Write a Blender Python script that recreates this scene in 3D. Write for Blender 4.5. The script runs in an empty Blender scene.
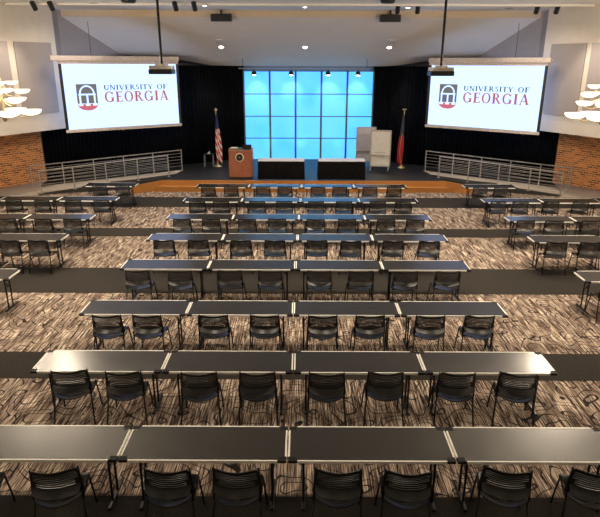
import bpy, bmesh, math, random
from mathutils import Vector, Matrix
random.seed(7)
scene = bpy.context.scene
COL = scene.collection
PI = math.pi

# ------------------------------------------------------------------ materials
def new_mat(name):
    m = bpy.data.materials.new(name); m.use_nodes = True
    nt = m.node_tree; b = nt.nodes['Principled BSDF']
    return m, nt, b

def mat(name, col, rough=.6, metal=0, noise=.08, scale=12, bump=0, spec=None, emit=None, estr=0, stretch=None):
    m, nt, b = new_mat(name)
    b.inputs['Roughness'].default_value = rough
    b.inputs['Metallic'].default_value = metal
    if spec is not None: b.inputs['Specular IOR Level'].default_value = spec
    tc = nt.nodes.new('ShaderNodeTexCoord')
    n = nt.nodes.new('ShaderNodeTexNoise'); n.inputs['Scale'].default_value = scale; n.inputs['Detail'].default_value = 4
    if stretch:
        mp = nt.nodes.new('ShaderNodeMapping'); mp.inputs['Scale'].default_value = stretch
        nt.links.new(tc.outputs['Object'], mp.inputs[0]); nt.links.new(mp.outputs[0], n.inputs[0])
    else:
        nt.links.new(tc.outputs['Object'], n.inputs[0])
    cr = nt.nodes.new('ShaderNodeValToRGB')
    c = Vector(col)
    lo = [max(0, x*(1-noise)) for x in c]; hi = [min(1, x*(1+noise)) for x in c]
    cr.color_ramp.elements[0].position = .3; cr.color_ramp.elements[1].position = .7
    cr.color_ramp.elements[0].color = (*lo, 1); cr.color_ramp.elements[1].color = (*hi, 1)
    nt.links.new(n.outputs['Fac'], cr.inputs[0]); nt.links.new(cr.outputs[0], b.inputs['Base Color'])
    if bump:
        bp = nt.nodes.new('ShaderNodeBump'); bp.inputs['Strength'].default_value = bump; bp.inputs['Distance'].default_value = .01
        nt.links.new(n.outputs['Fac'], bp.inputs['Height']); nt.links.new(bp.outputs[0], b.inputs['Normal'])
    if emit:
        b.inputs['Emission Color'].default_value = (*emit, 1); b.inputs['Emission Strength'].default_value = estr
    return m

M = {}
M['black_plastic'] = mat('black_plastic', (.017,.016,.014), .32, noise=.15, spec=.36)
M['dark_metal'] = mat('dark_metal', (.007,.007,.007), .4, spec=.3)
M['laminate'] = mat('charcoal_laminate', (.015,.0138,.012), .26, noise=.18, scale=30, spec=.48)
M['corner_black'] = mat('corner_black', (.010,.010,.010), .6, spec=.15)
M['edge_cream'] = mat('edge_cream', (.95,.91,.83), .4)
M['cream_wall'] = mat('cream_wall', (.60,.55,.49), .85, noise=.03, scale=3)
M['ceiling'] = mat('ceiling_paint', (.80,.77,.71), .9, noise=.02, scale=2)
M['cloud'] = mat('cloud_paint', (.74,.67,.59), .9, noise=.02, scale=2)
M['tan_edge'] = mat('tan_fascia', (.62,.50,.36), .85, noise=.03)
M['taupe'] = mat('taupe_wall', (.33,.29,.27), .85, noise=.04, scale=3)
M['panel'] = mat('acoustic_fabric', (.30,.27,.265), .95, noise=.08, scale=90, bump=.2)
M['curtain'] = mat('black_velour', (.006,.007,.010), .95, noise=.3, scale=6, spec=.05)
M['stage_floor'] = mat('stage_floor_black', (.013,.014,.015), .5, noise=.2, scale=20, spec=.4)
M['wood'] = mat('orange_wood', (.40,.17,.04), .38, noise=.15, scale=5, stretch=(1,12,12))
M['ramp_top'] = mat('ramp_beige', (.46,.40,.33), .8, noise=.06, scale=10)
M['skirt_dark'] = mat('ramp_side_dark', (.02,.02,.02), .7)
M['steel'] = mat('rail_steel', (.50,.48,.44), .32, metal=.6)
M['brass'] = mat('aged_brass', (.45,.33,.18), .35, metal=.8)
M['white_plastic'] = mat('white_plastic', (.75,.74,.72), .4)
M['projector_grey'] = mat('projector_grey', (.60,.58,.52), .4)
M['screen_case'] = mat('screen_case', (.62,.55,.52), .5)
M['black_gloss'] = mat('black_housing', (.012,.012,.012), .35)
M['cherry'] = mat('cherry_wood', (.33,.115,.06), .35, noise=.18, scale=4, stretch=(8,8,1))
M['seal_cream'] = mat('seal_cream', (.75,.68,.48), .4)
M['seal_dark'] = mat('seal_dark', (.05,.05,.045), .4)
M['tablecloth'] = mat('pale_table_cloth', (.46,.46,.47), .7)
M['skirting'] = mat('black_skirting', (.006,.006,.007), .9, noise=.3, spec=.1)
M['whiteboard'] = mat('whiteboard', (.74,.72,.68), .25)
M['whiteboard_grey'] = mat('whiteboard_grey', (.60,.59,.62), .3)
M['board_frame'] = mat('board_frame', (.50,.45,.38), .4, metal=.3)
M['gold'] = mat('gold_fringe', (.75,.45,.10), .5)
M['gold_metal'] = mat('gold_metal', (.75,.60,.32), .3, metal=.6)
M['mullion'] = mat('panel_frame_grey', (.12,.15,.17), .5)
M['paper'] = mat('white_paper', (.8,.8,.8), .6)
M['back_wall'] = mat('rear_wall', (.22,.19,.16), .9)

def emis(name, col, s, grad=None):
    m, nt, b = new_mat(name)
    b.inputs['Base Color'].default_value = (.02,.02,.02,1) if s > .2 else (.4,.4,.4,1)
    b.inputs['Roughness'].default_value = .6
    b.inputs['Specular IOR Level'].default_value = .1
    b.inputs['Emission Color'].default_value = (*col, 1); b.inputs['Emission Strength'].default_value = s
    return m
M['lamp'] = emis('lamp_glow', (1,.93,.80), 14)
M['bowl'] = emis('bowl_glow', (1,.86,.60), 2.6)
M['screen_white'] = emis('screen_white', (.44,.60,1), 1.9)
M['logo_grey'] = emis('logo_grey', (.16,.155,.16), 1)
M['logo_red'] = emis('logo_red', (.62,.15,.19), 1)
M['logo_navy'] = emis('logo_navy', (.035,.07,.13), 1)
M['logo_white'] = emis('logo_white', (.44,.60,1), 1.9)
M['red_letter'] = emis('logo_red_letter', (.50,.11,.15), 1)

def blue_panel():  # emission stands in for blue light washed over pale fabric panels
    m, nt, b = new_mat('blue_wash_glow')
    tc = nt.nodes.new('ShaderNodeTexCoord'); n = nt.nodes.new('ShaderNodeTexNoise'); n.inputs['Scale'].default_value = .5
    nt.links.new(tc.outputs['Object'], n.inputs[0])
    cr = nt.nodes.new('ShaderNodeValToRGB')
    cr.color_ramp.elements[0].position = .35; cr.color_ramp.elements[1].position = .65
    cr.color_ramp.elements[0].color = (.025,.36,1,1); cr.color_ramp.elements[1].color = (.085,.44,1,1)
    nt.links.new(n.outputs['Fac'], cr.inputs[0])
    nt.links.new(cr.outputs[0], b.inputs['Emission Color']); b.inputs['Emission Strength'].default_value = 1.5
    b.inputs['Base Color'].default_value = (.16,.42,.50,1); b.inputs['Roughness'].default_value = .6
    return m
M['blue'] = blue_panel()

def carpet():
    m, nt, b = new_mat('patterned_carpet')
    N, L = nt.nodes, nt.links
    b.inputs['Roughness'].default_value = .95; b.inputs['Specular IOR Level'].default_value = .15
    tc = N.new('ShaderNodeTexCoord')
    # brush streaks running toward the stage
    mp = N.new('ShaderNodeMapping'); mp.inputs['Scale'].default_value = (62, 1.8, 1); L.new(tc.outputs['Object'], mp.inputs[0])
    n1 = N.new('ShaderNodeTexNoise'); n1.inputs['Scale'].default_value = 1.0; n1.inputs['Detail'].default_value = 3; n1.inputs['Roughness'].default_value = .6
    L.new(mp.outputs[0], n1.inputs[0])
    cr = N.new('ShaderNodeValToRGB'); e = cr.color_ramp.elements
    e[0].position = .39; e[0].color = (.022,.018,.017,1)
    e[1].position = .60; e[1].color = (.74,.65,.55,1)
    x = e.new(.45); x.color = (.17,.13,.105,1)
    x = e.new(.53); x.color = (.40,.32,.25,1)
    L.new(n1.outputs['Fac'], cr.inputs[0])
    # broader tonal patches
    mp2 = N.new('ShaderNodeMapping'); mp2.inputs['Scale'].default_value = (9, 2.2, 1); L.new(tc.outputs['Object'], mp2.inputs[0])
    n2 = N.new('ShaderNodeTexNoise'); n2.inputs['Scale'].default_value = 1; n2.inputs['Detail'].default_value = 2; L.new(mp2.outputs[0], n2.inputs[0])
    cr2 = N.new('ShaderNodeValToRGB'); cr2.color_ramp.elements[0].position = .42; cr2.color_ramp.elements[1].position = .58
    cr2.color_ramp.elements[0].color = (.50,.44,.42,1); cr2.color_ramp.elements[1].color = (1.0,.97,.93,1)
    L.new(n2.outputs['Fac'], cr2.inputs[0])
    mx = N.new('ShaderNodeMixRGB'); mx.blend_type = 'MULTIPLY'; mx.inputs[0].default_value = 1
    L.new(cr.outputs[0], mx.inputs[1]); L.new(cr2.outputs[0], mx.inputs[2])
    # looping black contour lines
    n3 = N.new('ShaderNodeTexNoise'); n3.inputs['Scale'].default_value = 1.9; n3.inputs['Detail'].default_value = .6; L.new(tc.outputs['Object'], n3.inputs[0])
    ml = N.new('ShaderNodeMath'); ml.operation = 'MULTIPLY'; ml.inputs[1].default_value = 11; L.new(n3.outputs['Fac'], ml.inputs[0])
    fr = N.new('ShaderNodeMath'); fr.operation = 'PINGPONG'; fr.inputs[1].default_value = .5; L.new(ml.outputs[0], fr.inputs[0])
    cr3 = N.new('ShaderNodeValToRGB'); cr3.color_ramp.elements[0].position = .055; cr3.color_ramp.elements[1].position = .10
    cr3.color_ramp.elements[0].color = (0,0,0,1); cr3.color_ramp.elements[1].color = (1,1,1,1)
    L.new(fr.outputs[0], cr3.inputs[0])
    mx2 = N.new('ShaderNodeMixRGB'); mx2.blend_type = 'MIX'
    L.new(cr3.outputs[0], mx2.inputs[0]); mx2.inputs[1].default_value = (.022,.018,.017,1); L.new(mx.outputs[0], mx2.inputs[2])
    L.new(mx2.outputs[0], b.inputs['Base Color'])
    bp = N.new('ShaderNodeBump'); bp.inputs['Strength'].default_value = .3; bp.inputs['Distance'].default_value = .004
    L.new(n1.outputs['Fac'], bp.inputs['Height']); L.new(bp.outputs[0], b.inputs['Normal'])
    return m
M['carpet'] = carpet()
M['band'] = mat('charcoal_carpet_band', (.032,.028,.024), .95, noise=.25, scale=40, spec=.1)

def brick():
    m, nt, b = new_mat('orange_brick')
    N, L = nt.nodes, nt.links
    uv = N.new('ShaderNodeUVMap'); br = N.new('ShaderNodeTexBrick')
    br.inputs['Scale'].default_value = 1; br.inputs['Brick Width'].default_value = .24; br.inputs['Row Height'].default_value = .085
    br.inputs['Mortar Size'].default_value = .012; br.inputs['Color1'].default_value = (.80,.27,.06,1); br.inputs['Color2'].default_value = (.17,.045,.014,1)
    br.inputs['Mortar'].default_value = (.75,.47,.22,1); br.inputs['Bias'].default_value = -.1
    L.new(uv.outputs[0], br.inputs[0]); L.new(br.outputs[0], b.inputs['Base Color'])
    b.inputs['Roughness'].default_value = .85
    bp = N.new('ShaderNodeBump'); bp.invert = True; bp.inputs['Strength'].default_value = .5; bp.inputs['Distance'].default_value = .01
    L.new(br.outputs['Fac'], bp.inputs['Height']); L.new(bp.outputs[0], b.inputs['Normal'])
    return m
M['brick'] = brick()

def stripes(name, c1, c2, freq, angle, canton, zsplit):
    """cloth of a furled flag: slanting stripes below, canton colour above."""
    m, nt, b = new_mat(name); N, L = nt.nodes, nt.links
    b.inputs['Roughness'].default_value = .7
    uv = N.new('ShaderNodeUVMap'); sp = N.new('ShaderNodeSeparateXYZ'); L.new(uv.outputs[0], sp.inputs[0])
    a = N.new('ShaderNodeMath'); a.operation = 'MULTIPLY'; a.inputs[1].default_value = angle; L.new(sp.outputs['Y'], a.inputs[0])
    s = N.new('ShaderNodeMath'); s.operation = 'ADD'; L.new(sp.outputs['X'], s.inputs[0]); L.new(a.outputs[0], s.inputs[1])
    f = N.new('ShaderNodeMath'); f.operation = 'MULTIPLY'; f.inputs[1].default_value = freq; L.new(s.outputs[0], f.inputs[0])
    fr = N.new('ShaderNodeMath'); fr.operation = 'FRACT'; L.new(f.outputs[0], fr.inputs[0])
    g = N.new('ShaderNodeMath'); g.operation = 'GREATER_THAN'; g.inputs[1].default_value = .5; L.new(fr.outputs[0], g.inputs[0])
    mx = N.new('ShaderNodeMixRGB'); L.new(g.outputs[0], mx.inputs[0]); mx.inputs[1].default_value = (*c1,1); mx.inputs[2].default_value = (*c2,1)
    z = N.new('ShaderNodeMath'); z.operation = 'GREATER_THAN'; z.inputs[1].default_value = zsplit; L.new(sp.outputs['Y'], z.inputs[0])
    mx2 = N.new('ShaderNodeMixRGB'); L.new(z.outputs[0], mx2.inputs[0]); L.new(mx.outputs[0], mx2.inputs[1]); mx2.inputs[2].default_value = (*canton,1)
    L.new(mx2.outputs[0], b.inputs['Base Color'])
    return m
M['us_flag'] = stripes('us_flag_cloth', (.62,.03,.04), (.8,.78,.75), 5.2, 1.1, (.02,.03,.13), .70)
M['ga_flag'] = stripes('red_flag_cloth', (.55,.02,.04), (.50,.02,.04), 2, .8, (.05,.05,.07), .56)

# ------------------------------------------------------------------ mesh helpers
def obj(name, bm, m, parent=None, smooth=False):
    bmesh.ops.recalc_face_normals(bm, faces=bm.faces)
    me = bpy.data.meshes.new(name)
    bm.to_mesh(me); bm.free()
    me.materials.append(m)
    if smooth:
        for p in me.polygons: p.use_smooth = True
    o = bpy.data.objects.new(name, me); COL.objects.link(o)
    if parent is not None: o.parent = parent
    return o

def box(bm, x0, x1, y0, y1, z0, z1, bevel=0):
    r = bmesh.ops.create_cube(bm, size=1)
    vs = r['verts']
    for v in vs:
        v.co = Vector(((x0+x1)/2 + v.co.x*(x1-x0), (y0+y1)/2 + v.co.y*(y1-y0), (z0+z1)/2 + v.co.z*(z1-z0)))
    if bevel:
        es = list({e for v in vs for e in v.link_edges})
        bmesh.ops.bevel(bm, geom=es, offset=bevel, segments=2, affect='EDGES', profile=.5)
    return bm

def frames(pts):
    out = []
    n = len(pts)
    for i in range(n):
        a = pts[max(0, i-1)]; b = pts[min(n-1, i+1)]
        t = (b-a).normalized()
        out.append(t)
    return out

def tube(bm, pts, r, seg=8, cap=True):
    pts = [Vector(p) for p in pts]
    rs = r if isinstance(r, (list, tuple)) else [r]*len(pts)
    ts = frames(pts)
    up = Vector((0,0,1)) if abs(ts[0].z) < .9 else Vector((1,0,0))
    rings = []
    for p, t, rr in zip(pts, ts, rs):
        u = (up - t*up.dot(t)).normalized(); up = u
        v = t.cross(u)
        rings.append([bm.verts.new(p + (u*math.cos(2*PI*k/seg) + v*math.sin(2*PI*k/seg))*rr) for k in range(seg)])
    for a, b in zip(rings, rings[1:]):
        for k in range(seg):
            bm.faces.new((a[k], a[(k+1)%seg], b[(k+1)%seg], b[k]))
    if cap:
        bm.faces.new(rings[0][::-1]); bm.faces.new(rings[-1])
    return bm

def lathe(bm, prof, seg=20, c=(0,0,0), close=True):
    c = Vector(c); rings = []
    for r, z in prof:
        rings.append([bm.verts.new(c + Vector((r*math.cos(2*PI*k/seg), r*math.sin(2*PI*k/seg), z))) for k in range(seg)])
    for a, b in zip(rings, rings[1:]):
        for k in range(seg):
            bm.faces.new((a[k], a[(k+1)%seg], b[(k+1)%seg], b[k]))
    if close:
        bm.faces.new(rings[0][::-1]); bm.faces.new(rings[-1])
    return bm

def prism(bm, poly, z0, z1):
    """plan polygon extruded; z1 may be a list of top heights"""
    n = len(poly)
    z1s = z1 if isinstance(z1, (list, tuple)) else [z1]*n
    z0s = z0 if isinstance(z0, (list, tuple)) else [z0]*n
    a = [bm.verts.new((p[0], p[1], z)) for p, z in zip(poly, z0s)]
    b = [bm.verts.new((p[0], p[1], z)) for p, z in zip(poly, z1s)]
    bm.faces.new(a[::-1]); bm.faces.new(b)
    for i in range(n):
        j = (i+1) % n
        bm.faces.new((a[i], a[j], b[j], b[i]))
    return bm

def wall_seg(bm, p0, p1, z0, z1, t):
    """vertical slab between two plan points, thickness t to the left of p0->p1"""
    p0 = Vector((p0[0], p0[1])); p1 = Vector((p1[0], p1[1]))
    d = (p1-p0).normalized(); n = Vector((-d.y, d.x))*t
    return prism(bm, [p0, p1, p1+n, p0+n], z0, z1)

def uv_wall(o, p0, p1):
    me = o.data; uvl = me.uv_layers.new(name='UVMap')
    d = (Vector(p1)-Vector(p0)).normalized()
    for poly in me.polygons:
        for li in poly.loop_indices:
            co = me.vertices[me.loops[li].vertex_index].co
            uvl.data[li].uv = ((co.x-p0[0])*d.x + (co.y-p0[1])*d.y, co.z)

def structure(o): o['kind'] = 'structure'; return o

def thing(name, label, cat, loc=(0,0,0), rz=0, group=None):
    o = bpy.data.objects.new(name, None); COL.objects.link(o)
    o.empty_display_size = .1
    o.location = loc; o.rotation_euler = (0,0,rz)
    return tag(o, label, cat, group)

def tag(o, label, cat, group=None):
    o['label'] = label; o['category'] = cat
    if group: o['group'] = group
    return o

def copy_tree(o, parent=None):
    c = o.copy(); COL.objects.link(c)
    if parent is not None: c.parent = parent
    for ch in [x for x in list(bpy.data.objects) if x.parent == o]:
        copy_tree(ch, c)
    return c

# ------------------------------------------------------------------ room shell
CZ = 6.8
LW = lambda y: -9.36 - .49*(23.44-y)        # upper side wall plan line (left)
YT = 16.5                                    # where the splayed walls meet the straight ones
XS = -LW(YT)

bm = bmesh.new(); prism(bm, [(-13.2,-5), (13.2,-5), (13.2,29.2), (-13.2,29.2)], -.12, 0)
structure(obj('floor', bm, M['carpet']))
for i, (a, b) in enumerate(((3.7,5.5), (8.15,9.05), (11.8,13.45), (16.2,17.1), (19.85,21.45))):
    bm = bmesh.new(); prism(bm, [(-12.2,a), (12.2,a), (12.2,b), (-12.2,b)], 0.0005, .005)
    structure(obj('floor_band_%d' % (i+1), bm, M['band']))

bm = bmesh.new(); prism(bm, [(-13.6,-5.2), (13.6,-5.2), (13.6,24.4), (-13.6,24.4)], CZ, CZ+.15)
structure(obj('ceiling', bm, M['ceiling']))
bm = bmesh.new(); prism(bm, [(-12,24.4), (12,24.4), (12,29.2), (-12,29.2)], CZ, CZ+.15)
structure(obj('ceiling_stage', bm, M['taupe']))
# sloping cloud over the stage with a tan front fascia
cl = [(-9.40,24.42), (9.50,24.42), (8.42,27.03), (5.85,27.5), (4.15,27.95), (-3.92,27.95), (-5.38,27.5), (-7.94,27.12)]
cz = [6.57 - (y-24.42)*(6.57-4.80)/(27.8-24.42) for x, y in cl]
bm = bmesh.new(); prism(bm, cl, cz, [z+.12 for z in cz])
structure(obj('ceiling_cloud', bm, M['cloud']))
bm = bmesh.new(); box(bm, -9.4, 9.5, 24.40, 24.44, 6.56, CZ)
structure(obj('trim_1', bm, M['tan_edge']))
bm = bmesh.new(); box(bm, -10.2, 10.2, 21.62, 21.70, CZ-.07, CZ)
structure(obj('trim_2', bm, M['ceiling']))

for side, s in (('left', -1), ('right', 1)):
    bm = bmesh.new()
    wall_seg(bm, (s*XS, YT), (s*9.36, 23.44), 2.35, CZ, .5 if s < 0 else -.5)
    structure(obj('wall_%s' % side, bm, M['cream_wall']))
    bm = bmesh.new(); box(bm, min(s*XS, s*(XS+.3)), max(s*XS, s*(XS+.3)), -5, YT+.2, 0, CZ)
    structure(obj('wall_%s_rear' % side, bm, M['cream_wall']))
    # brick below, set back under the soffit
    p0, p1 = (s*(12.9), 21.71), (s*10.88, 24.48)
    bm = bmesh.new(); wall_seg(bm, p0, p1, 0, 2.9, .3 if s < 0 else -.3)
    o = structure(obj('wall_%s_brick' % side, bm, M['brick'])); uv_wall(o, p0, p1)
    bm = bmesh.new(); box(bm, min(s*12.9, s*13.2), max(s*12.9, s*13.2), YT, 21.8, 0, 2.9)
    o = structure(obj('wall_%s_brick_rear' % side, bm, M['brick'])); uv_wall(o, (s*12.9, YT), (s*12.9, 21.8))
    # taupe wall above the curtains, under the cloud edge
    bm = bmesh.new()
    wall_seg(bm, (s*9.42, 23.5), (s*9.50, 24.3), 2.4, CZ, .06*(1 if s < 0 else -1))
    wall_seg(bm, (s*9.50, 24.3), (s*7.9, 27.2), 4.7, CZ, .1*(1 if s < 0 else -1))
    structure(obj('wall_%s_stage' % side, bm, M['taupe']))

bm = bmesh.new(); box(bm, -13.2, 13.2, -5.2, -5, 0, CZ); structure(obj('wall_rear', bm, M['back_wall']))
bm = bmesh.new(); box(bm, -13.2, 13.2, 28.9, 29.1, 0, CZ); structure(obj('wall_front', bm, M['taupe']))

# acoustic panels
def on_wall(s, y, off):   # point on the cream wall plane, moved into the room
    nx, ny = -s*.898, -.440
    return (s*(9.36+.49*(23.44-y)) + nx*off, y + ny*off)
for s, nm, spans in ((-1, 'left', ((21.75,23.2), (20.0,21.5))), (1, 'right', ((21.72,23.1), (20.0,21.52)))):
    for i, (a, b) in enumerate(spans):
        bm = bmesh.new()
        prism(bm, [on_wall(s,a,.003), on_wall(s,b,.003), on_wall(s,b,.05), on_wall(s,a,.05)], 3.0, 5.55)
        o = obj('acoustic_panel', bm, M['panel'])
        tag(o, 'grey fabric acoustic panel on the %s cream wall, %s' % (nm, 'nearer the screen' if i == 0 else 'farther from the screen'), 'acoustic panel', 'grey acoustic panels')

# ------------------------------------------------------------------ stage
SZ = .40; SY = 22.7
bm = bmesh.new()
prism(bm, [(-5.4,SY+.02), (5.8,SY+.02), (5.75,25.3), (4.9,28.8), (-4.9,28.8), (-5.05,25.1)], 0, SZ)
structure(obj('floor_stage', bm, M['stage_floor']))
# stage area behind the ramps
for s in (-1, 1):
    bm = bmesh.new(); prism(bm, [(s*5.0,25.1), (s*10.9,23.2), (s*11.2,28.8), (s*4.9,28.8)], -.01, [SZ-.004, .012, .012, SZ-.004])
    structure(obj('floor_backstage_%s' % ('left' if s < 0 else 'right'), bm, M['stage_floor']))
bm = bmesh.new(); prism(bm, [(-5.45,SY-.03), (5.85,SY-.03), (5.85,SY+.03), (-5.45,SY+.03)], 0, SZ+.006)
structure(obj('trim_stage_riser', bm, M['wood']))
bm = bmesh.new(); prism(bm, [(-5.72,SY-.30), (6.02,SY-.30), (5.86,SY-.03), (-5.5,SY-.03)], 0, .19)
step = obj('stage_step', bm, M['wood'])
bm = bmesh.new(); prism(bm, [(-5.74,SY-.33), (6.04,SY-.33), (6.04,SY-.27), (-5.74,SY-.27)], .17, .2)
obj('nosing', bm, M['wood'], step)
tag(step, 'orange wooden step running along the front of the black stage', 'step')
for s, x0, x1 in ((-1, -5.45, -6.5), (1, 5.85, 6.85)):
    bm = bmesh.new(); wall_seg(bm, (x0, SY), (x1, 22.02), 0, [SZ, .30, .30, SZ], .06 if s > 0 else -.06)
    o = obj('wooden_panel', bm, M['wood'])
    tag(o, 'orange wooden angled skirt panel at the %s end of the stage front' % ('left' if s < 0 else 'right'), 'panel')

# ramps with rails
def ramp(s, dx):
    F0 = Vector((s*5.32+dx, 23.41)); F1 = Vector((s*10.02+dx*.3, 21.76))
    B0 = Vector((s*5.07+dx, 25.06)); B1 = Vector((s*10.85+dx*.3, 22.95))
    side = 'left' if s < 0 else 'right'
    r = thing('ramp', 'beige access ramp rising to the stage along the %s black curtain' % side, 'ramp', (F1.x, F1.y, 0))
    o0 = Vector((F1.x, F1.y))
    bm = bmesh.new()
    prism(bm, [F0-o0, F1-o0, B1-o0, B0-o0], 0, [SZ, .03, .03, SZ]); obj('ramp_base', bm, M['skirt_dark'], r)
    bm = bmesh.new()
    prism(bm, [F0.lerp(B0,.45)-o0, F1.lerp(B1,.08)-o0, B1-o0, B0-o0], [SZ+.001, .031, .031, SZ+.001], [SZ+.02, .05, .05, SZ+.02]); obj('ramp_surface', bm, M['ramp_top'], r)
    for nm, A, B, n in (('front', F0, F1, 4), ('back', B0, B1, 5)):
        inn = .05 if nm == 'front' else -.05
        def pt(u, z):
            p = A.lerp(B, u) - o0; zz = (SZ+.02)*(1-u) + .05*u
            return (p.x, p.y + inn, zz + z)
        bm = bmesh.new(); tube(bm, [pt(.005, .86), pt(.995, .86)], .022, 6)
        hr = obj('handrail', bm, M['steel'], r)
        for i in range(n+1):
            u = .01 + .98*i/n
            bm = bmesh.new(); tube(bm, [pt(u, 0), pt(u, .86)], .024, 8)
            p = Vector(pt(u, 0)); box(bm, p.x-.05, p.x+.05, p.y-.04, p.y+.04, p.z-.012, p.z+.01)
            obj('post', bm, M['steel'], hr)
        for k in range(1, 6):
            z = .86 - k*.135
            bm = bmesh.new(); tube(bm, [pt(.005, z), pt(.995, z)], .009, 6); obj('crossbar', bm, M['steel'], hr)
ramp(-1, 0); ramp(1, .35)
for s in (-1, 1):
    bm = bmesh.new()
    prism(bm, [(s*10.05,21.7), (s*12.9,21.2), (s*12.9,21.75), (s*10.9,24.45), (s*10.62,23.0)], .0005, .03)
    structure(obj('floor_landing_%s' % ('left' if s < 0 else 'right'), bm, M['ramp_top']))

# ------------------------------------------------------------------ curtains
def curtain(path, z0, z1, label, amp=.06, wl=.17):
    pts = [Vector(p) for p in path]
    L = [0]
    for a, b in zip(pts, pts[1:]): L.append(L[-1] + (b-a).length)
    n = int(L[-1]/(wl/6))
    bm = bmesh.new(); prev = None
    for i in range(n+1):
        t = L[-1]*i/n
        k = max(j for j in range(len(L)-1) if L[j] <= t + 1e-9)
        d = (pts[k+1]-pts[k]); u = (t-L[k])/d.length; p = pts[k]+d*u; d.normalize()
        nrm = Vector((-d.y, d.x))
        a = amp*math.sin(2*PI*t/wl + .8*math.sin(t*2.1))*(.7+.3*math.sin(t*.9))
        q = p + nrm*a
        cur = [bm.verts.new((q.x, q.y, z)) for z in (z0 if not callable(z0) else z0(t/L[-1]), z1)]
        cur += [bm.verts.new((q.x+nrm.x*.01, q.y+nrm.y*.01, c.co.z)) for c in cur[::-1]]
        if prev:
            for j in range(4): bm.faces.new((prev[j], cur[j], cur[(j+1)%4], prev[(j+1)%4]))
        prev = cur
    o = obj('stage_curtain', bm, M['curtain'], smooth=True)
    tag(o, label, 'curtain', 'black stage curtains')
curtain([(-10.95,24.75), (-7.9,26.45), (-5.4,26.6)], lambda u: .02 + .40*max(0, u-.0), 5.02, 'black velour curtain behind the left ramp, below the left screen')
curtain([(-5.4,26.65), (-4.6,26.8), (-3.5,27.9), (-2.62,28.05)], .42, 4.74, 'black velour curtain between the left screen and the blue panel wall')
curtain([(3.42,28.05), (4.2,27.9), (4.8,26.8), (5.8,26.65)], .42, 4.74, 'black velour curtain between the blue panel wall and the right screen')
curtain([(5.8,26.6), (8.2,26.45), (11.05,24.75)], lambda u: .42 - .38*u, 5.02, 'black velour curtain behind the right ramp, below the right screen')

# ------------------------------------------------------------------ blue panel wall: 5 x 4 panels
bw = thing('panel_wall', 'blue-washed backdrop wall of square panels at the back of the stage', 'backdrop', (.40, 28.1, SZ))
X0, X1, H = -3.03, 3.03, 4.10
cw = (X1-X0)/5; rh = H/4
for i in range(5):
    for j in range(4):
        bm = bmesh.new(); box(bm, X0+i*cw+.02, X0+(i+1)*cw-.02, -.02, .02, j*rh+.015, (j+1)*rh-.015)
        obj('wash_glow_panel', bm, M['blue'], bw)
for i in range(6):
    x = X0+i*cw; w = .045 if 0 < i < 5 else .03
    bm = bmesh.new(); box(bm, x-w, x+w, -.05, .03, 0, H+.03); obj('upright', bm, M['mullion'], bw)
for j in range(5):
    bm = bmesh.new(); box(bm, X0, X1, -.035, .025, j*rh-.02, j*rh+.02); obj('crossbar', bm, M['mullion'], bw)

# spot bar
BY = 27.3
bar = thing('lighting_bar', 'thin dark lighting bar across the top of the blue panels', 'lighting bar', (.22, BY, 4.62))
bm = bmesh.new(); tube(bm, [(-3.0,0,0), (3.0,0,0)], .028, 8); obj('pipe', bm, M['steel'], bar)
for x in (-2.8, 2.8):
    bm = bmesh.new(); tube(bm, [(x,0,0), (x,0,.42)], .01, 6); obj('hanger', bm, M['dark_metal'], bar)
def add_light(kind, name, loc, energy, col, aim=None, **kw):
    l = bpy.data.lights.new(name, kind); l.energy = energy; l.color = col
    for k, v in kw.items(): setattr(l, k, v)
    o = bpy.data.objects.new(name, l); COL.objects.link(o); o.location = loc
    d = Vector(aim) - Vector(loc) if aim is not None else Vector((0,0,-1))
    o.rotation_euler = d.to_track_quat('-Z', 'Y').to_euler()
    return o
WARM = (1, .84, .66)
for x, nm in ((-2.08,'leftmost'), (-.40,'second from left'), (1.27,'second from right'), (2.63,'rightmost')):
    t = thing('stage_spotlight', '%s of the four black spotlights in front of the blue panels' % nm, 'spotlight', (x, BY, 4.59), 0, 'four stage spotlights')
    bm = bmesh.new(); tube(bm, [(0,0,0), (0,0,-.10)], .015, 6); obj('yoke', bm, M['dark_metal'], t)
    bm = bmesh.new(); lathe(bm, [(.04,-.08), (.10,-.12), (.12,-.24), (.115,-.25), (.10,-.23)], 16); obj('housing', bm, M['black_gloss'], t, True)
    bm = bmesh.new(); lathe(bm, [(.095,-.238), (.09,-.262), (.03,-.275)], 16); obj('lens', bm, M['lamp'], t, True)
    add_light('SPOT', 'stage_spot_light', (x, BY-.05, 4.26), 60, (.75,.9,1), (x+.05, 28.1, 3.4), spot_size=1.25, spot_blend=.9, shadow_soft_size=.08)
for x in (-1.8, -.3, 1.5):
    add_light('SPOT', 'uplight_beam', (x+.3, 27.55, .55), 22, (.55,.85,1), (x+.3, 28.1, 1.6), spot_size=1.1, spot_blend=1, shadow_soft_size=.08)
    bm = bmesh.new(); lathe(bm, [(.09,0), (.10,.02), (.08,.10), (.06,.10)], 14, (0,0,0))
    o = obj('uplight', bm, M['black_gloss'], None, True); o.location = (x+.3, 27.55, SZ)
    tag(o, 'small black floor uplight at the foot of the blue panels', 'uplight', 'floor uplights behind the skirted tables')

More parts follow.
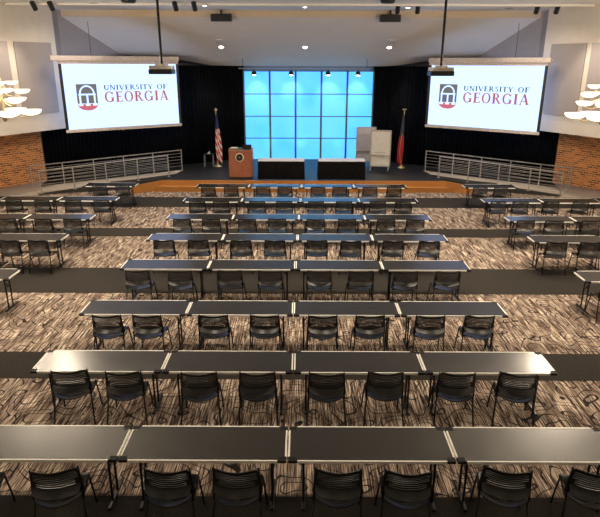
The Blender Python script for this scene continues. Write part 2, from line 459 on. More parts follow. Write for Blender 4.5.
# ------------------------------------------------------------------ serif glyphs for the projected logo
def quad(bm, pts): bm.faces.new([bm.verts.new((p[0], 0, p[1])) for p in pts])
class Pen:
    def __init__(s, bm, ox, oy, h): s.bm, s.ox, s.oy, s.h = bm, ox, oy, h
    def P(s, x, y): return (s.ox + x*s.h, s.oy + y*s.h)
    def rect(s, x0, x1, y0, y1): quad(s.bm, [s.P(x0,y0), s.P(x1,y0), s.P(x1,y1), s.P(x0,y1)])
    def dg(s, x0, y0, x1, y1, w): quad(s.bm, [s.P(x0-w/2,y0), s.P(x0+w/2,y0), s.P(x1+w/2,y1), s.P(x1-w/2,y1)])
    def arc(s, cx, cy, rx, ry, a0, a1, tk, tn, n=14):
        pr = None
        for i in range(n+1):
            a = math.radians(a0 + (a1-a0)*i/n)
            t = tn + (tk-tn)*abs(math.cos(a))**1.3
            o = s.P(cx+rx*math.cos(a), cy+ry*math.sin(a)); q = s.P(cx+(rx-t)*math.cos(a), cy+(ry-t)*math.sin(a))
            if pr: quad(s.bm, [pr[0], o, q, pr[1]])
            pr = (o, q)
K, T_ = .22, .11
def glyph(p, ch):
    def stem(x, w=K, y0=0, y1=1, sb=True, st=True):
        p.rect(x-w/2, x+w/2, y0, y1)
        if sb: p.rect(x-w/2-.09, x+w/2+.09, y0, y0+.06)
        if st: p.rect(x-w/2-.09, x+w/2+.09, y1-.06, y1)
    if ch == 'I': stem(.22); return .44
    if ch == 'U': stem(.2, y0=.28, sb=False); stem(.78, T_, y0=.28, sb=False); p.arc(.46,.32,.36,.34,180,360,.16,.12); return .95
    if ch == 'N': stem(.16, T_); stem(.84, T_, sb=False); p.dg(.16,1,.80,0,.2); return 1.0
    if ch == 'V': p.dg(.14,1,.46,0,.2); p.dg(.82,1,.50,0,.09); p.rect(0,.32,.94,1); p.rect(.7,.95,.94,1); return .95
    if ch == 'E':
        stem(.2); p.rect(.2,.72,0,.08); p.rect(.2,.68,.92,1); p.rect(.2,.56,.47,.55)
        p.rect(.66,.73,0,.24); p.rect(.62,.69,.78,1); p.rect(.52,.57,.38,.64); return .78
    if ch == 'R':
        stem(.2); p.arc(.36,.74,.34,.26,-90,90,.18,.08); p.rect(.2,.38,.92,1); p.rect(.2,.38,.48,.56); p.dg(.45,.5,.78,0,.2); p.rect(.66,.95,0,.06); return .93
    if ch == 'S':
        p.arc(.34,.74,.26,.26,40,270,.17,.09); p.arc(.34,.27,.28,.27,90,-140,.17,.09); p.rect(.50,.55,.76,.93); p.rect(.07,.12,.08,.24); return .68
    if ch == 'T': stem(.42, st=False); p.rect(0,.84,.91,1); p.rect(0,.06,.74,1); p.rect(.78,.84,.74,1); return .86
    if ch == 'Y': stem(.44, y1=.48, st=False); p.dg(.14,1,.42,.42,.19); p.dg(.78,1,.47,.42,.09); p.rect(0,.3,.94,1); p.rect(.66,.92,.94,1); return .9
    if ch == 'O': p.arc(.46,.5,.45,.52,0,360,.19,.07,26); return .95
    if ch == 'F': stem(.2); p.rect(.2,.7,.92,1); p.rect(.2,.56,.47,.55); p.rect(.63,.7,.76,1); p.rect(.52,.57,.38,.64); return .72
    if ch == 'G':
        p.arc(.48,.5,.46,.52,40,325,.19,.08,20); p.rect(.70,.89,.04,.42); p.rect(.58,.98,.38,.44); p.rect(.80,.86,.68,.98); return 1.0
    if ch == 'A': p.dg(.14,0,.48,1,.09); p.dg(.82,0,.48,1,.21); p.rect(.24,.66,.27,.34); p.rect(0,.28,0,.06); p.rect(.66,1.0,0,.06); return 1.0
    return .4
def word(text, x0, x1, y0, h, m, parent, name, y=-.01):
    tr = .1
    ws = []
    for ch in text:
        b = bmesh.new(); ws.append(glyph(Pen(b, 0, 0, 1), ch)); b.free()
    tot = sum(ws) + tr*(len(text)-1)
    sx = (x1-x0)/(tot*h)
    bm = bmesh.new(); x = 0
    for ch, w in zip(text, ws):
        glyph(Pen(bm, x*h, 0, h), ch); x += w + tr
    for v in bm.verts: v.co.x = x0 + v.co.x*sx; v.co.z += y0; v.co.y = y
    o = obj(name, bm, m, parent); return o

def screen(label, A, B, caseA, caseB, zt, hgt):
    """A = left end, B = right end in plan (as the viewer sees them)"""
    A = Vector(A); B = Vector(B); w = (B-A).length; ang = math.atan2(B.y-A.y, B.x-A.x)
    t = thing('projection_screen', label, 'projection screen', (A.x, A.y, zt-hgt), ang)
    bm = bmesh.new(); box(bm, 0, w, -.004, .004, 0, hgt); obj('screen_surface', bm, M['screen_white'], t)
    for a, b in ((-.11,0), (w,w+.11)):
        bm = bmesh.new(); box(bm, a, b, -.012, .006, -.03, hgt+.12); obj('black_border', bm, M['black_gloss'], t)
    bm = bmesh.new(); box(bm, -.11, w+.11, -.025, .02, -.12, -.005, .008); obj('weight_bar', bm, M['screen_case'], t)
    bm = bmesh.new(); box(bm, -caseA, w+caseB, -.10, .10, hgt+.11, hgt+.29, .02); obj('case', bm, M['screen_case'], t)
    bm = bmesh.new(); box(bm, -.1, w+.1, -.03, .03, hgt-.002, hgt+.12); obj('case_slot', bm, M['screen_case'], t)
    bm = bmesh.new(); tube(bm, [(w*.25 if caseA > caseB else w*.75, 0, hgt+.28), (w*.25 if caseA > caseB else w*.75, 0, CZ-zt+hgt-.05 if False else hgt+1.5)], .009, 6); obj('hanging_rod', bm, M['dark_metal'], t)
    # logo
    sx0, sx1, sy0, sy1 = w*.095, w*.265, hgt*.285, hgt*.695
    cx = (sx0+sx1)/2; sw = sx1-sx0
    em = bmesh.new()
    cut = sy0 + (sy1-sy0)*.25
    quad(em, [(sx0,cut+.02), (sx1,cut+.02), (sx1,sy1), (sx0,sy1)])
    for v in em.verts: v.co.y = -.008
    emb = obj('emblem', em, M['logo_grey'], t)
    rb = bmesh.new(); pts = [(sx0, cut)] + [(cx - math.cos(PI*i/12)*sw/2, cut - .02 - math.sin(PI*i/12)*(cut-sy0-.02)) for i in range(13)] + [(sx1, cut)]
    rb.faces.new([rb.verts.new((p[0], -.008, p[1])) for p in pts]); obj('red_base', rb, M['logo_red'], emb)
    ar = bmesh.new(); hh = sy1-cut
    p = Pen(ar, cx, cut, 1)
    r = sw*.38; base = hh*.52
    p.arc(0, base, r, hh*.42, 0, 180, .06, .06, 16)
    p.rect(-r-.03, r+.03, base-.06, base)
    for x in (-r+.02, 0, r-.02): p.rect(x-.035, x+.035, -.05, base)
    for x in (-r+.02, 0, r-.02): p.rect(x-.085, x+.085, -.07, .0)
    for v in ar.verts: v.co.y = -.011
    obj('arch', ar, M['logo_white'], emb)
    word('UNIVERSITY', w*.325, w*.765, hgt*.595, hgt*.08, M['logo_navy'], t, 'lettering')
    word('OF', w*.805, w*.90, hgt*.595, hgt*.08, M['logo_navy'], t, 'lettering')
    word('GEORGIA', w*.325, w*.91, hgt*.405, hgt*.165, M['red_letter'], t, 'lettering')
screen('left lit projection screen showing a university logo, beside the left cream wall', (-8.85,22.45), (-5.16,25.15), .38, .12, 4.80, 2.40)
screen('right lit projection screen showing a university logo, beside the right cream wall', (5.50,25.25), (9.10,22.45), .12, .20, 4.78, 2.40)

# ------------------------------------------------------------------ projectors
for x, nm, z in ((-2.92,'left',4.72), (3.08,'right',4.70)):
    t = thing('projector', 'ceiling projector on a long black pole in front of the %s screen' % nm, 'projector', (x, 13, z), 0, 'ceiling projectors')
    bm = bmesh.new(); box(bm, -.25, .25, -.2, .2, -.11, -.01, .02); obj('body', bm, M['black_gloss'], t)
    bm = bmesh.new(); box(bm, -.235, .235, -.19, .19, -.01, .065, .01); box(bm, -.12, .12, -.1, .1, .055, .10, .01); obj('top_cover', bm, M['projector_grey'], t)
    bm = bmesh.new(); lathe(bm, [(.05,0), (.05,.05), (.04,.05)], 14); 
    o = obj('lens', bm, M['steel'], t); o.rotation_euler = (-PI/2,0,0); o.location = (.08, .2, -.03)
    bm = bmesh.new(); tube(bm, [(0,0,.1), (0,0,CZ-z)], .028, 10); obj('pole', bm, M['dark_metal'], t)
    bm = bmesh.new(); lathe(bm, [(.10,CZ-z-.05), (.13,CZ-z)], 16); obj('ceiling_plate', bm, M['black_gloss'], t)

# ------------------------------------------------------------------ ceiling fittings
def downlight(x, y, z, label, tilt=0, r=.09):
    t = thing('downlight', label, 'downlight', (x, y, z), 0, 'recessed downlights')
    t.rotation_euler = (tilt, 0, 0)
    bm = bmesh.new(); lathe(bm, [(r*1.35,0), (r*1.35,-.012), (r,-.014), (r*.95,0)], 18); obj('rim', bm, M['white_plastic'], t)
    bm = bmesh.new(); lathe(bm, [(r*.95,-.006), (r*.5,-.02)], 18); obj('lamp_lens', bm, M['lamp'], t)
tl = -math.atan((6.57-4.80)/(27.8-24.42))
def cloud_z(y): return 6.57 - (y-24.42)*(6.57-4.80)/(27.8-24.42)
for x, nm in ((-3.41,'left'), (.22,'middle'), (3.86,'right')):
    downlight(x, 26.45, cloud_z(26.45)-.004, 'small lit %s downlight in the sloping ceiling above the stage' % nm, tl, .10)
    add_light('SPOT', 'cloud_downlight_beam', (x, 26.4, cloud_z(26.45)-.08), 160, (1,.86,.68), (x, 25.4, 0), spot_size=1.7, spot_blend=.8, shadow_soft_size=.08)
for x, y, nm in ((-3.41,22.4,'left'), (.19,22.9,'middle'), (3.99,23.0,'right')):
    downlight(x, y, CZ, 'lit flush downlight in the ceiling strip before the stage, %s one' % nm)
for x in (-3.41, 3.90):
    bm = bmesh.new(); box(bm, -.16, .16, -.12, .12, -.06, .005, .01)
    o = obj('ceiling_vent', bm, M['whiteboard_grey']); yv = 26.0; o.location = (x, yv, cloud_z(yv)); o.rotation_euler = (tl,0,0)
    tag(o, 'small grey box above the %s downlight on the sloping ceiling' % ('left' if x < 0 else 'right'), 'ceiling vent')
for x, nm in ((-3.06,'left'), (3.52,'right')):
    t = thing('speaker', 'wide black box loudspeaker at the ceiling edge over the %s of the stage' % nm, 'speaker', (x, 24.2, 6.48))
    bm = bmesh.new(); box(bm, -.40, .40, -.15, .15, -.10, .16, .015); obj('cabinet', bm, M['black_gloss'], t)
    bm = bmesh.new(); box(bm, -.38, .38, -.16, -.152, -.08, .14); obj('grille', bm, M['dark_metal'], t)
    bm = bmesh.new(); box(bm, -.04, .04, -.03, .03, .16, CZ-6.48); obj('bracket', bm, M['dark_metal'], t)
spots = [(-8.96,21.0),(-8.38,21.0),(-4.19,21.0),(-3.55,21.0),(3.44,21.9),(4.14,21.9),(8.28,21.8),(8.98,21.8)]
names = ['far left, outer of the pair','far left, inner of the pair','left of centre, outer of the pair','left of centre, inner of the pair','right of centre, inner of the pair','right of centre, outer of the pair','far right, inner of the pair','far right, outer of the pair']
for (x, y), nm in zip(spots, names):
    t = thing('track_spotlight', 'black cylinder ceiling spotlight %s' % nm, 'spotlight', (x, y, CZ), 0, 'ceiling cylinder spotlights')
    bm = bmesh.new(); tube(bm, [(0,0,0), (0,0,-.07)], .018, 6); obj('stem', bm, M['dark_metal'], t)
    bm = bmesh.new(); tube(bm, [(0,-.08,-.04), (.02,.10,-.26)], .085, 14); obj('housing', bm, M['black_gloss'], t)
for x, y, nm in ((-7.12,21.65,'left'), (7.74,23.1,'right')):
    bm = bmesh.new(); box(bm, x-.13, x+.13, y-.03, y+.03, CZ-.015, CZ-.0005)
    tag(obj('ceiling_slot', bm, M['dark_metal']), 'short dark slot vent in the %s part of the ceiling strip' % nm, 'vent')
for x, y, nm in ((-5.6,20.5,'left'), (2.88,20.4,'right')):
    bm = bmesh.new(); lathe(bm, [(.20,CZ-.10), (.24,CZ-.06), (.24,CZ-.0005)], 20, (x,y,0))
    tag(obj('ceiling_speaker', bm, M['black_gloss'], None, True), 'round black ceiling fixture at the frame top, left of the %s projector pole' % ('left' if x < 0 else 'right'), 'ceiling fixture')

# ------------------------------------------------------------------ chandeliers
def bowl_bm(r):
    bm = bmesh.new(); prof = []
    n = 8
    for i in range(n+1):
        a = PI/2*i/n; prof.append((max(.004, r*math.sin(a)), -r*.50*math.cos(a)))
    prof += [(r*1.0, .008), (r*.97, .008)]
    for i in range(n, -1, -1):
        a = PI/2*i/n; prof.append((max(.003, r*.95*math.sin(a)), -r*.46*math.cos(a)))
    lathe(bm, prof, 20, close=False); return bm
def chandelier(x, y, z, side):
    t = thing('chandelier', 'two-tier brass chandelier with glowing white bowls near the %s wall' % side, 'chandelier', (x, y, z))
    bm = bmesh.new(); lathe(bm, [(.02,-.48), (.06,-.42), (.03,-.30), (.03,.3), (.05,.42), (.03,.55), (.012,.6), (.012,CZ-z-.05)], 12); obj('stem', bm, M['brass'], t, True)
    bm = bmesh.new(); lathe(bm, [(.03,CZ-z-.09), (.09,CZ-z)], 16); obj('canopy', bm, M['brass'], t, True)
    for tier, (n, R, zz, br, off) in enumerate(((5, .58, -.22, .25, .30), (4, .42, .05, .20, 1.1), (4, .46, .25, .18, .25), (3, .28, .43, .15, .9))):
        for k in range(n):
            a = off + 2*PI*k/n; c, s = math.cos(a), math.sin(a)
            bm = bmesh.new(); tube(bm, [(c*.02,s*.02,zz), (c*R*.3,s*R*.3,zz-.12), (c*R*.7,s*R*.7,zz-.17), (c*R,s*R,zz-br*.50)], .012, 6)
            arm = obj('arm', bm, M['brass'], t, True)
            o = obj('bowl', bowl_bm(br), M['bowl'], arm, True); o.location = (c*R, s*R, zz)
    for k in range(3):
        a = 2*PI*k/3
        add_light('POINT', 'chandelier_light', (x+.6*math.cos(a), y+.6*math.sin(a), z+.75), 330, (1,.84,.64), shadow_soft_size=.12)
chandelier(-6.98, 14, 3.98, 'left'); chandelier(7.22, 14, 3.94, 'right')
# added fill points outside the frame, without fixtures, to lift the ceiling
for x, y in ((-7.2, 4.5), (7.2, 4.5), (0, -3.5)):
    add_light('POINT', 'rear_fill_light', (x, y, 5.0), 100, (1,.84,.64), shadow_soft_size=.5)

# ------------------------------------------------------------------ stage furniture
t = thing('lectern', 'reddish-brown wooden lectern with a round seal on the stage', 'lectern', (-2.37, 23.2, SZ))
bm = bmesh.new(); prism(bm, [(-.48,0), (-.40,-.05), (-.2,-.09), (0,-.10), (.2,-.09), (.40,-.05), (.48,0), (.48,.5), (-.48,.5)], .06, 1.1); obj('body', bm, M['cherry'], t)
bm = bmesh.new(); prism(bm, [(-.43,0), (0,-.08), (.43,0), (.43,.48), (-.43,.48)], 0, .06); obj('plinth', bm, M['skirt_dark'], t)
bm = bmesh.new(); prism(bm, [(-.49,-.03), (-.2,-.13), (.2,-.13), (.49,-.03), (.49,.54), (-.49,.54)], 1.10, [1.13,1.13,1.13,1.13,1.17,1.17]); obj('top', bm, M['cherry'], t)
bm = bmesh.new(); prism(bm, [(-.42,-.01), (.42,-.01), (.42,.48), (-.42,.48)], 1.135, [1.14,1.14,1.185,1.185]); obj('reading_surface', bm, M['seal_dark'], t)
bm = bmesh.new(); lathe(bm, [(.17,0), (.17,.012)], 26); s_ = obj('seal', bm, M['seal_cream'], t); s_.rotation_euler = (PI/2,0,0); s_.location = (-.03,-.095,.86)
bm = bmesh.new(); lathe(bm, [(.14,.012), (.14,.018), (.085,.018), (.085,.012)], 26); obj('seal_ring', bm, M['seal_dark'], s_)
bm = bmesh.new(); lathe(bm, [(.035,.012), (.035,.018)], 12); obj('seal_centre', bm, M['gold_metal'], s_)
bm = bmesh.new(); lathe(bm, [(.04,0), (.035,.02), (.01,.03)], 12); tube(bm, [(0,0,.02), (0,-.02,.25), (0,-.08,.42)], .008, 6); tube(bm, [(0,-.08,.42), (0,-.11,.47)], .016, 8)
o = obj('microphone', bm, M['dark_metal']); o.location = (-2.37+.06, 23.50, SZ+1.165); tag(o, 'slim gooseneck microphone standing on the lectern top', 'microphone')
bm = bmesh.new(); box(bm, -.17, .17, -.11, .11, 0, .02, .004); o = obj('laptop', bm, M['black_gloss'])
b2 = bmesh.new(); prism(b2, [(-.17,-.005), (.17,-.005), (.17,.005), (-.17,.005)], .02, .16); obj('lid', b2, M['black_gloss'], o)
o.location = (-2.37+.26, 23.42, SZ+1.172); tag(o, 'black laptop on the right side of the lectern top', 'laptop')
bm = bmesh.new(); box(bm, -.13, .13, -.08, .08, 0, .05, .008); o = obj('folded_papers', bm, M['seal_cream']); o.location = (-2.37-.27, 23.44, SZ+1.172); tag(o, 'pale stack of papers on the left side of the lectern top', 'papers')

def skirted(x0, x1, label):
    w = x1-x0; t = thing('skirted_table', label, 'table', ((x0+x1)/2, 22.95, SZ), 0, 'skirted stage tables')
    bm = bmesh.new(); box(bm, -w/2, w/2, 0, .75, .72, .75, .005); obj('tabletop', bm, M['tablecloth'], t)
    bm = bmesh.new(); prev = None; path = []
    W2, D = w/2-.01, .74
    def P(s):
        if s < D: return Vector((-W2, D-s)), Vector((-1,0))
        if s < D+2*W2: return Vector((-W2+s-D, .01)), Vector((0,-1))
        return Vector((W2, .01+s-D-2*W2)), Vector((1,0))
    L = 2*D+2*W2-.02; n = 260
    for i in range(n+1):
        s = L*i/n; p, nn = P(s); a = .5+.5*math.sin(2*PI*s/.075)
        q = p + nn*(.012*a); q2 = p + nn*(.002+.03*a)
        cur = [bm.verts.new((q.x,q.y,.745)), bm.verts.new((q2.x,q2.y,.01)), bm.verts.new((q2.x-nn.x*.004,q2.y-nn.y*.004,.01)), bm.verts.new((q.x-nn.x*.004,q.y-nn.y*.004,.745))]
        if prev:
            for j in range(4): bm.faces.new((prev[j], cur[j], cur[(j+1)%4], prev[(j+1)%4]))
        prev = cur
    obj('table_skirt', bm, M['skirting'], t)
    for sx in (-1,1):
        for y in (.12,.62):
            bm = bmesh.new(); tube(bm, [(sx*(W2-.15),y,0), (sx*(W2-.15),y,.72)], .015, 6); obj('leg', bm, M['dark_metal'], t)
skirted(-1.66, .20, 'stage table with black pleated skirt beside the lectern')
skirted(.76, 2.64, 'stage table with black pleated skirt nearer the whiteboards')

def board(loc, rz, w, h, z0, m, label, papers):
    t = thing('whiteboard', label, 'whiteboard', loc, rz, 'rolling whiteboards')
    bm = bmesh.new(); box(bm, -w/2, w/2, -.015, .015, z0, z0+h); obj('board_surface', bm, m, t)
    bm = bmesh.new()
    for a, b, c, d in ((-w/2-.02,-w/2+.03,z0-.02,z0+h+.02), (w/2-.03,w/2+.02,z0-.02,z0+h+.02), (-w/2,w/2,z0+h-.02,z0+h+.03), (-w/2,w/2,z0-.03,z0+.02)):
        box(bm, a, b, -.03, .03, c, d)
    obj('frame', bm, M['board_frame'], t)
    bm = bmesh.new(); box(bm, -w/2-.03, w/2+.0, -.10, -.03, z0+h*.30, z0+h*.33); obj('marker_tray', bm, M['board_frame'], t)
    bm = bmesh.new(); box(bm, -w*.3, w*.3, -.022, -.0155, z0+h*.38, z0+h*.40); obj('paper_clamp', bm, M['board_frame'], t)
    for sx in (-1,1):
        bm = bmesh.new(); pts = [(sx*w*.45, math.cos(a)*.38, .07+math.sin(a)*.16) for a in [PI*i/10 for i in range(11)]]
        tube(bm, pts, .02, 8); tube(bm, [(sx*w*.45,0,.2), (sx*w*.45,0,z0)], .02, 8); lg = obj('leg', bm, M['steel'], t, True)
        for y in (-.38,.38):
            bm = bmesh.new(); tube(bm, [(sx*w*.45-.015,y,.035), (sx*w*.45+.015,y,.035)], .035, 12); obj('caster', bm, M['dark_metal'], lg)
board((3.48,24.9,SZ), -.20, .84, 1.50, .23, M['whiteboard'], 'front cream flip-chart whiteboard on wheeled legs, right of the skirted tables', 1)
board((3.0,26.3,SZ), .08, .86, 1.50, .22, M['whiteboard_grey'], 'rear greyer whiteboard partly hidden behind the front whiteboard', 0)

def flag(x, y, m, fin, label, seed, h=2.58, mirror=1):
    t = thing('flag_stand', label, 'flag', (x, y, SZ))
    bm = bmesh.new(); lathe(bm, [(.17,0), (.17,.02), (.12,.06), (.04,.10), (.03,.16)], 20); obj('base', bm, M['gold_metal'], t, True)
    bm = bmesh.new(); tube(bm, [(0,0,.1), (0,0,h-.2)], .016, 8); obj('pole', bm, M['gold_metal'], t)
    bm = bmesh.new()
    if fin == 'eagle':
        lathe(bm, [(.01,h-.22), (.035,h-.2), (.01,h-.17)], 10)
        lathe(bm, [(.01,h-.17), (.05,h-.12), (.045,h-.06), (.02,h-.02), (.005,h)], 10)
        for s in (-1,1): tube(bm, [(0,0,h-.12), (s*.06,0,h-.07), (s*.09,0,h-.1)], [.02,.015,.005], 6)
    else:
        lathe(bm, [(.01,h-.2), (.035,h-.18), (.01,h-.14)], 10)
        for s in (-1,1): tube(bm, [(0,0,h-.10), (s*.06,0,h-.05), (s*.10,0,h-.08)], [.035,.025,.006], 6)
    obj('finial', bm, M['gold_metal'], t, True)
    # furled cloth: a closed pleated column that widens downward
    bm = bmesh.new(); uvd = {}; nz, na = 26, 40; rings = []
    rnd = random.Random(seed); ph = rnd.random()*6
    z1, z0 = h-.28, .22
    for j in range(nz+1):
        u = j/nz; z = z1+(z0-z1)*u; ring = []
        R = .035 + .13*min(1, u*1.5)**1.1 - .05*max(0, u-.75)*4*.6
        cx = mirror*(.02 + .07*u); 
        for k in range(na):
            a = 2*PI*k/na
            r = R*(.78 + .26*math.sin(5*a+ph+u*2.2) + .08*math.sin(9*a+u*5))
            v = bm.verts.new((cx + r*math.cos(a)*.85, r*math.sin(a)*.8, z - (.10*math.sin(a*2+ph) if j == nz else 0)))
            uvd[v] = (k/na, 1-u); ring.append(v)
        rings.append(ring)
    uvl = bm.loops.layers.uv.new('UVMap')
    for a, b in zip(rings, rings[1:]):
        for k in range(na):
            f = bm.faces.new((a[k], a[(k+1)%na], b[(k+1)%na], b[k]))
            for l in f.loops:
                u_, v_ = uvd[l.vert]
                if k == na-1 and u_ < .01: u_ = 1
                l[uvl].uv = (u_, v_)
    obj('cloth', bm, m, t, True)
    bm = bmesh.new(); pts = []
    for j in range(10, nz+1):
        u = j/nz; z = z1+(z0-z1)*u; pts.append((mirror*(.05+.05*u)+.05*math.sin(u*7), -.145*min(1,u*1.5)-.004, z))
    tube(bm, pts, .014 if fin == 'eagle' else .010, 6); obj('fringe', bm, M['gold'], t, True)
flag(-3.70, 26.0, M['us_flag'], 'eagle', 'furled red, white and blue striped flag on a stand left of the lectern', 3)
flag(4.57, 25.8, M['ga_flag'], 'spread', 'furled dark-topped red flag on a stand right of the whiteboards', 5, 2.62, -1)

t = thing('side_stand', 'small black stand on the stage left of the striped flag', 'stand', (-4.1, 26.0, SZ))
bm = bmesh.new(); box(bm, -.22, .22, -.16, .16, .55, .58); obj('top', bm, M['black_plastic'], t)
for sx in (-1,1):
    for sy in (-1,1):
        bm = bmesh.new(); tube(bm, [(sx*.2,sy*.14,0), (sx*.19,sy*.13,.55)], .012, 6); obj('leg', bm, M['steel'], t)
bm = bmesh.new(); prism(bm, [(-.12,-.05), (.0,-.05), (.0,.05), (-.12,.05)], 0, [.02,.12,.12,.02]); o = obj('white_card', bm, M['paper']); o.location = (-4.04, 26.0, SZ+.58)
tag(o, 'small folded white card on the black stand by the flag', 'card')

# ------------------------------------------------------------------ seminar tables
TW, TD, TH = 1.83, .635, .74
def make_table():
    t = thing('seminar_table', '', 'table')
    w = TW/2
    bm = bmesh.new(); box(bm, -w+.004, w-.004, .004, TD-.004, TH-.03, TH, .006); obj('tabletop', bm, M['laminate'], t)
    c = .10
    for y0, y1 in ((-.001,.017), (TD-.017,TD+.001)):
        bm = bmesh.new(); box(bm, -w+c, w-c, y0, y1, TH-.028, TH+.0015); obj('edge_strip', bm, M['edge_cream'], t)
    for x0, x1 in ((-w-.001,-w+.017), (w-.017,w+.001)):
        bm = bmesh.new(); box(bm, x0, x1, c-.02, TD-c+.02, TH-.028, TH+.0015); obj('edge_strip', bm, M['edge_cream'], t)
    for sx in (-1,1):
        for sy, y in ((-1,0), (1,TD)):
            bm = bmesh.new()
            xa, xb = sorted((sx*w, sx*(w-c+.01))); ya, yb = sorted((y, y-sy*(c-.02)))
            box(bm, xa-.001, xb+.001, ya-.001, yb+.001, TH-.032, TH+.001, .008)
            obj('corner_cap', bm, M['corner_black'], t)
        x = sx*(w-.17)
        bm = bmesh.new(); box(bm, x-.02, x+.02, .06, TD-.06, .005, .035, .008); obj('foot', bm, M['dark_metal'], t)
        for y in (.20, .38):
            bm = bmesh.new(); tube(bm, [(x,y,.03), (x,y,TH-.035)], .0145, 8); obj('leg', bm, M['dark_metal'], t)
        bm = bmesh.new(); box(bm, x-.02, x+.02, .10, TD-.10, TH-.05, TH-.03); tube(bm, [(x,TD/2,TH-.26), (x-sx*.10,TD/2,TH-.13), (x-sx*.30,TD/2,TH-.04)], .011, 6)
        tube(bm, [(x,.2,TH-.26), (x,.38,TH-.26)], .011, 6); obj('brace', bm, M['dark_metal'], t)
    bm = bmesh.new(); box(bm, -w+.25, w-.25, TD/2-.012, TD/2+.012, TH-.055, TH-.031); obj('rail', bm, M['dark_metal'], t)
    return t

# ------------------------------------------------------------------ stacking chair
def shell(nu, nv, surf, hole, th):
    bm = bmesh.new()
    g = [[bm.verts.new(surf(i/nu, j/nv)) for i in range(nu+1)] for j in range(nv+1)]
    for j in range(nv):
        for i in range(nu):
            if not hole(i, j): bm.faces.new((g[j][i], g[j][i+1], g[j+1][i+1], g[j+1][i]))
    for v in [v for v in bm.verts if not v.link_faces]: bm.verts.remove(v)
    bmesh.ops.recalc_face_normals(bm, faces=bm.faces)
    bmesh.ops.solidify(bm, geom=bm.faces[:], thickness=th)
    return bm
def make_chair():
    t = thing('stacking_chair', '', 'chair')
    # back: z .49 -> .83, bowed, origin under the back's rear
    def back(u, v):
        x = (u-.5)*2
        w = .235 + .012*math.sin(v*PI) - .02*max(0, v-.8)*4
        y = .075*x*x - .05 - .02*(v**1.5) + .03*math.sin(PI*v)
        if v < .25: y -= .06*(1-v/.25)**1.2
        ztop = .012*(1-x*x)*0 + .006*x*x*v
        return (x*w, y, .52 + (v + .28*max(0,.25-v))*.33 + ztop - .016*(abs(x)**6)*(1 if v > .5 else -1))
    nv = 36
    bk = shell(18, nv, back, lambda i, j: 8 <= j <= nv-4 and j % 3 == 0 and 1 <= i <= 16, .009)
    obj('backrest', bk, M['black_plastic'], t, False)
    def seat(u, v):
        x = (u-.5)*2
        w = .235 - .02*(v-.5)**2
        y = -.135 + .11*x*x*(1-v) + v*.61 - .02*x*x*v
        z = .452 - .012*math.cos(v*PI*2)*0 - .018*math.sin(PI*v)*(1-x*x) + .018*x*x*(1-v)
        if v > .85: z -= .05*((v-.85)/.15)**2
        if v < .14: z += .022*(1-v/.14)
        return (x*w, y, z)
    obj('seat', shell(16, 30, seat, lambda i, j: 6 <= j <= 24 and j % 2 == 0 and (2 <= i <= 6 or 9 <= i <= 13) and j % 3 == 0, .012), M['black_plastic'], t)
    r = .0115
    fr = bmesh.new()
    for s in (-1,1):
        tube(fr, [(s*.235,.40,.425), (s*.245,.20,.42), (s*.25,.03,.43), (s*.252,.03,.50), (s*.247,.045,.66), (s*.236,.022,.84)], r, 8)
    tube(fr, [(-.24,.36,.42), (.24,.36,.42)], r, 8); tube(fr, [(-.245,.08,.42), (.245,.08,.42)], r, 8)
    obj('frame', fr, M['dark_metal'], t, True)
    for s in (-1,1):
        bm = bmesh.new(); tube(bm, [(s*.245,.04,.42), (s*.262,-.01,.2), (s*.275,-.06,0.004)], r, 8); lathe(bm, [(.016,0), (.016,.02)], 8, (s*.275,-.06,0)); obj('leg', bm, M['dark_metal'], t, True)
        bm = bmesh.new(); tube(bm, [(s*.24,.38,.42), (s*.258,.42,.2), (s*.27,.45,.004)], r, 8); lathe(bm, [(.016,0), (.016,.02)], 8, (s*.27,.45,0)); obj('leg', bm, M['dark_metal'], t, True)
    return t

ORD = ['first','second','third','fourth','fifth','sixth','seventh','eighth','ninth','tenth']
YS = [5.2, 7.09, 9.02, 11.32, 13.38, 15.38, 17.52, 19.72]
DX = [-.05, -.01, -.04, -.03, 0, .02, .06, .09]
PITCH = 1.85
ROW = ['nearest row', 'second row', 'third row', 'fourth row', 'fifth row', 'sixth row', 'seventh row', 'row closest to the stage']
tables = []   # (x, y, label, group)
chairs = []   # (x, y, rz, label, group)
T4 = ['leftmost', 'second-from-left', 'third-from-left', 'rightmost']
for r, y in enumerate(YS):
    for k in range(4):
        tables.append((DX[r] + (k-1.5)*PITCH, y, 'dark seminar table with cream edging, %s in the centre block\'s %s' % (T4[k], ROW[r]), 'centre block tables'))
CX = {0:[-2.99,-2.39,-1.3,-.58,.49,1.22,2.26,3.0], 1:[-3.09,-2.34,-1.3,-.5,.45,1.26,2.24,3.07], 2:[-3.17,-2.5,-1.38,-.52,.46,1.26,2.27,3.1],
      3:[-3.25,-2.38,-1.36,-.54,.46,1.31,2.23,3.08], 4:[-3.2,-2.38,-1.35,-.54,.47,1.28,2.29,3.15], 5:[-3.16,-2.37,-1.39,-.57,.48,1.34,2.4,3.19],
      6:[-3.12,-2.38,-1.27,-.44,.54,1.4,2.44,3.21], 7:[-3.12,-2.33,-1.23,-.48,.66,1.41,2.44,3.27]}
CX[0][0] = -3.42; CX[0][1] = -2.47; CX[0][7] = 3.18
turn = {(0,0):.18, (0,1):.16, (0,6):-.20, (0,7):-.22, (1,0):.12, (1,7):-.16, (1,6):-.06, (1,1):.06, (2,7):-.06, (0,2):-.03, (0,5):-.04}
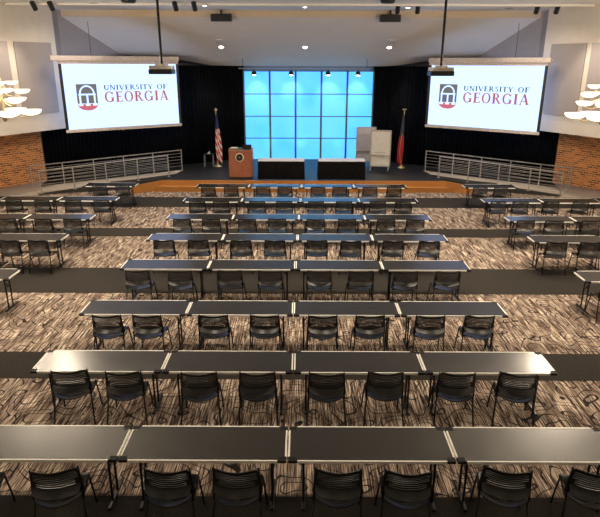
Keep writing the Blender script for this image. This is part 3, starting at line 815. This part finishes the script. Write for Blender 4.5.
for r, xs in CX.items():
    for i, x in enumerate(xs):
        rz = turn.get((r,i), random.uniform(-.05,.05))
        look = ' turned slightly inward' if abs(rz) > .11 else ''
        chairs.append((x, YS[r]-(.25,.16,.22,.34,.28,.28,.28,.28)[r] + random.uniform(-.03,.02), rz, 'black slatted chair%s, %s from the left in the centre block\'s %s' % (look, ORD[i], ROW[r]), 'centre block chairs'))
SY_ = {3:10.68, 4:13.32, 5:15.32, 6:17.6, 7:19.85}
SROW = {3:'nearest visible row', 4:'second row', 5:'third row', 6:'fourth row', 7:'row closest to the stage'}
for r, y in SY_.items():
    for s, nm in ((-1,'left'), (1,'right')):
        n = {3:1, 4:1, 5:2, 6:2, 7:1}[r]
        yy = y + (.0 if s < 0 else -.06*(r > 4))
        for k in range(n):
            pos = '' if n == 1 else (' aisle-side table' if k == 0 else ' wall-side table')
            tables.append((s*(5.76+.06*(r > 4)*(s > 0)) + s*(PITCH/2 + k*PITCH), yy, 'dark seminar table with cream edging,%s in the %s block\'s %s' % (pos, nm, SROW[r]), nm+' block tables'))
SC = {(3,1):[6.20], (4,-1):[-6.2,-6.88], (4,1):[6.18,6.98], (5,-1):[-6.14,-6.93,-7.92], (5,1):[6.18,6.95,7.94],
      (6,-1):[-6.1,-6.97,-7.95,-8.82], (6,1):[6.18,6.86,7.81,8.72], (7,-1):[-6.12,-6.91], (7,1):[6.28,7.0]}
for (r, s), xs in SC.items():
    for i, x in enumerate(xs):
        nm = 'left' if s < 0 else 'right'
        lab = 'black slatted chair, %s from the aisle in the %s block\'s %s' % (ORD[i], nm, SROW[r])
        chairs.append((x, SY_[r]-.27, random.uniform(-.08,.08), lab, nm+' block chairs'))

tp = make_table(); cp = make_chair()
for i, (x, y, lab, g) in enumerate(tables):
    o = tp if i == 0 else copy_tree(tp)
    o.location = (x, y, 0); tag(o, lab, 'table', g)
for i, (x, y, rz, lab, g) in enumerate(chairs):
    o = cp if i == 0 else copy_tree(cp)
    o.location = (x, y, .0); o.rotation_euler = (0,0,rz); tag(o, lab, 'chair', g)

# ------------------------------------------------------------------ house lights
# the room's recessed downlights over the seats (above and behind the frame)
for y, e in ((3.6, 45), (8.2, 430), (11.9, 720), (16.0, 720), (20.9, 560)):
    for x in (-9.6, -5.5, -1.7, 1.7, 5.5, 9.6):
        add_light('SPOT', 'house_downlight_beam', (x, y, CZ-.05), e, WARM, (x, y, 0), spot_size=1.4, spot_blend=.8, shadow_soft_size=.09)
# added fill spots without fixtures, brightening the brick and the splayed walls
for s in (-1, 1):
    for y in (20.2, 21.4):
        add_light('SPOT', 'wall_fill_beam', (s*7.2, y+.6, CZ-.1), 130, WARM, (s*10.9, y+1.6, 2.2), spot_size=1.5, spot_blend=.8, shadow_soft_size=.12)
for x in (-3.4, .2, 4.0):
    add_light('SPOT', 'front_downlight_beam', (x, 22.9, CZ-.06), 220, (1,.86,.68), (x, 23.2, 0), spot_size=1.6, spot_blend=.7, shadow_soft_size=.1)

w = bpy.data.worlds.new('World'); scene.world = w; w.use_nodes = True
w.node_tree.nodes['Background'].inputs[0].default_value = (.5,.45,.4,1); w.node_tree.nodes['Background'].inputs[1].default_value = .05

# ------------------------------------------------------------------ camera
cam = bpy.data.cameras.new('camera'); co = bpy.data.objects.new('camera', cam); COL.objects.link(co)
cam.sensor_fit = 'HORIZONTAL'; cam.sensor_width = 36; cam.lens = 574/600*36
cam.clip_start = .05; cam.clip_end = 100
p, yw, r = math.radians(18.76), math.radians(-.15), math.radians(.17)
F = Vector((math.sin(yw)*math.cos(p), math.cos(yw)*math.cos(p), -math.sin(p))); R = Vector((math.cos(yw), -math.sin(yw), 0)); U = R.cross(F)
R, U = R*math.cos(r)+U*math.sin(r), -R*math.sin(r)+U*math.cos(r)
m = Matrix((R, U, -F)).transposed().to_4x4(); m.translation = Vector((.097, 0, 4.834))
co.matrix_world = m
scene.camera = co
vs = scene.view_settings
vs.view_transform = 'Standard'; vs.look = 'None'; vs.gamma = 1; vs.use_curve_mapping = False; vs.exposure = 0
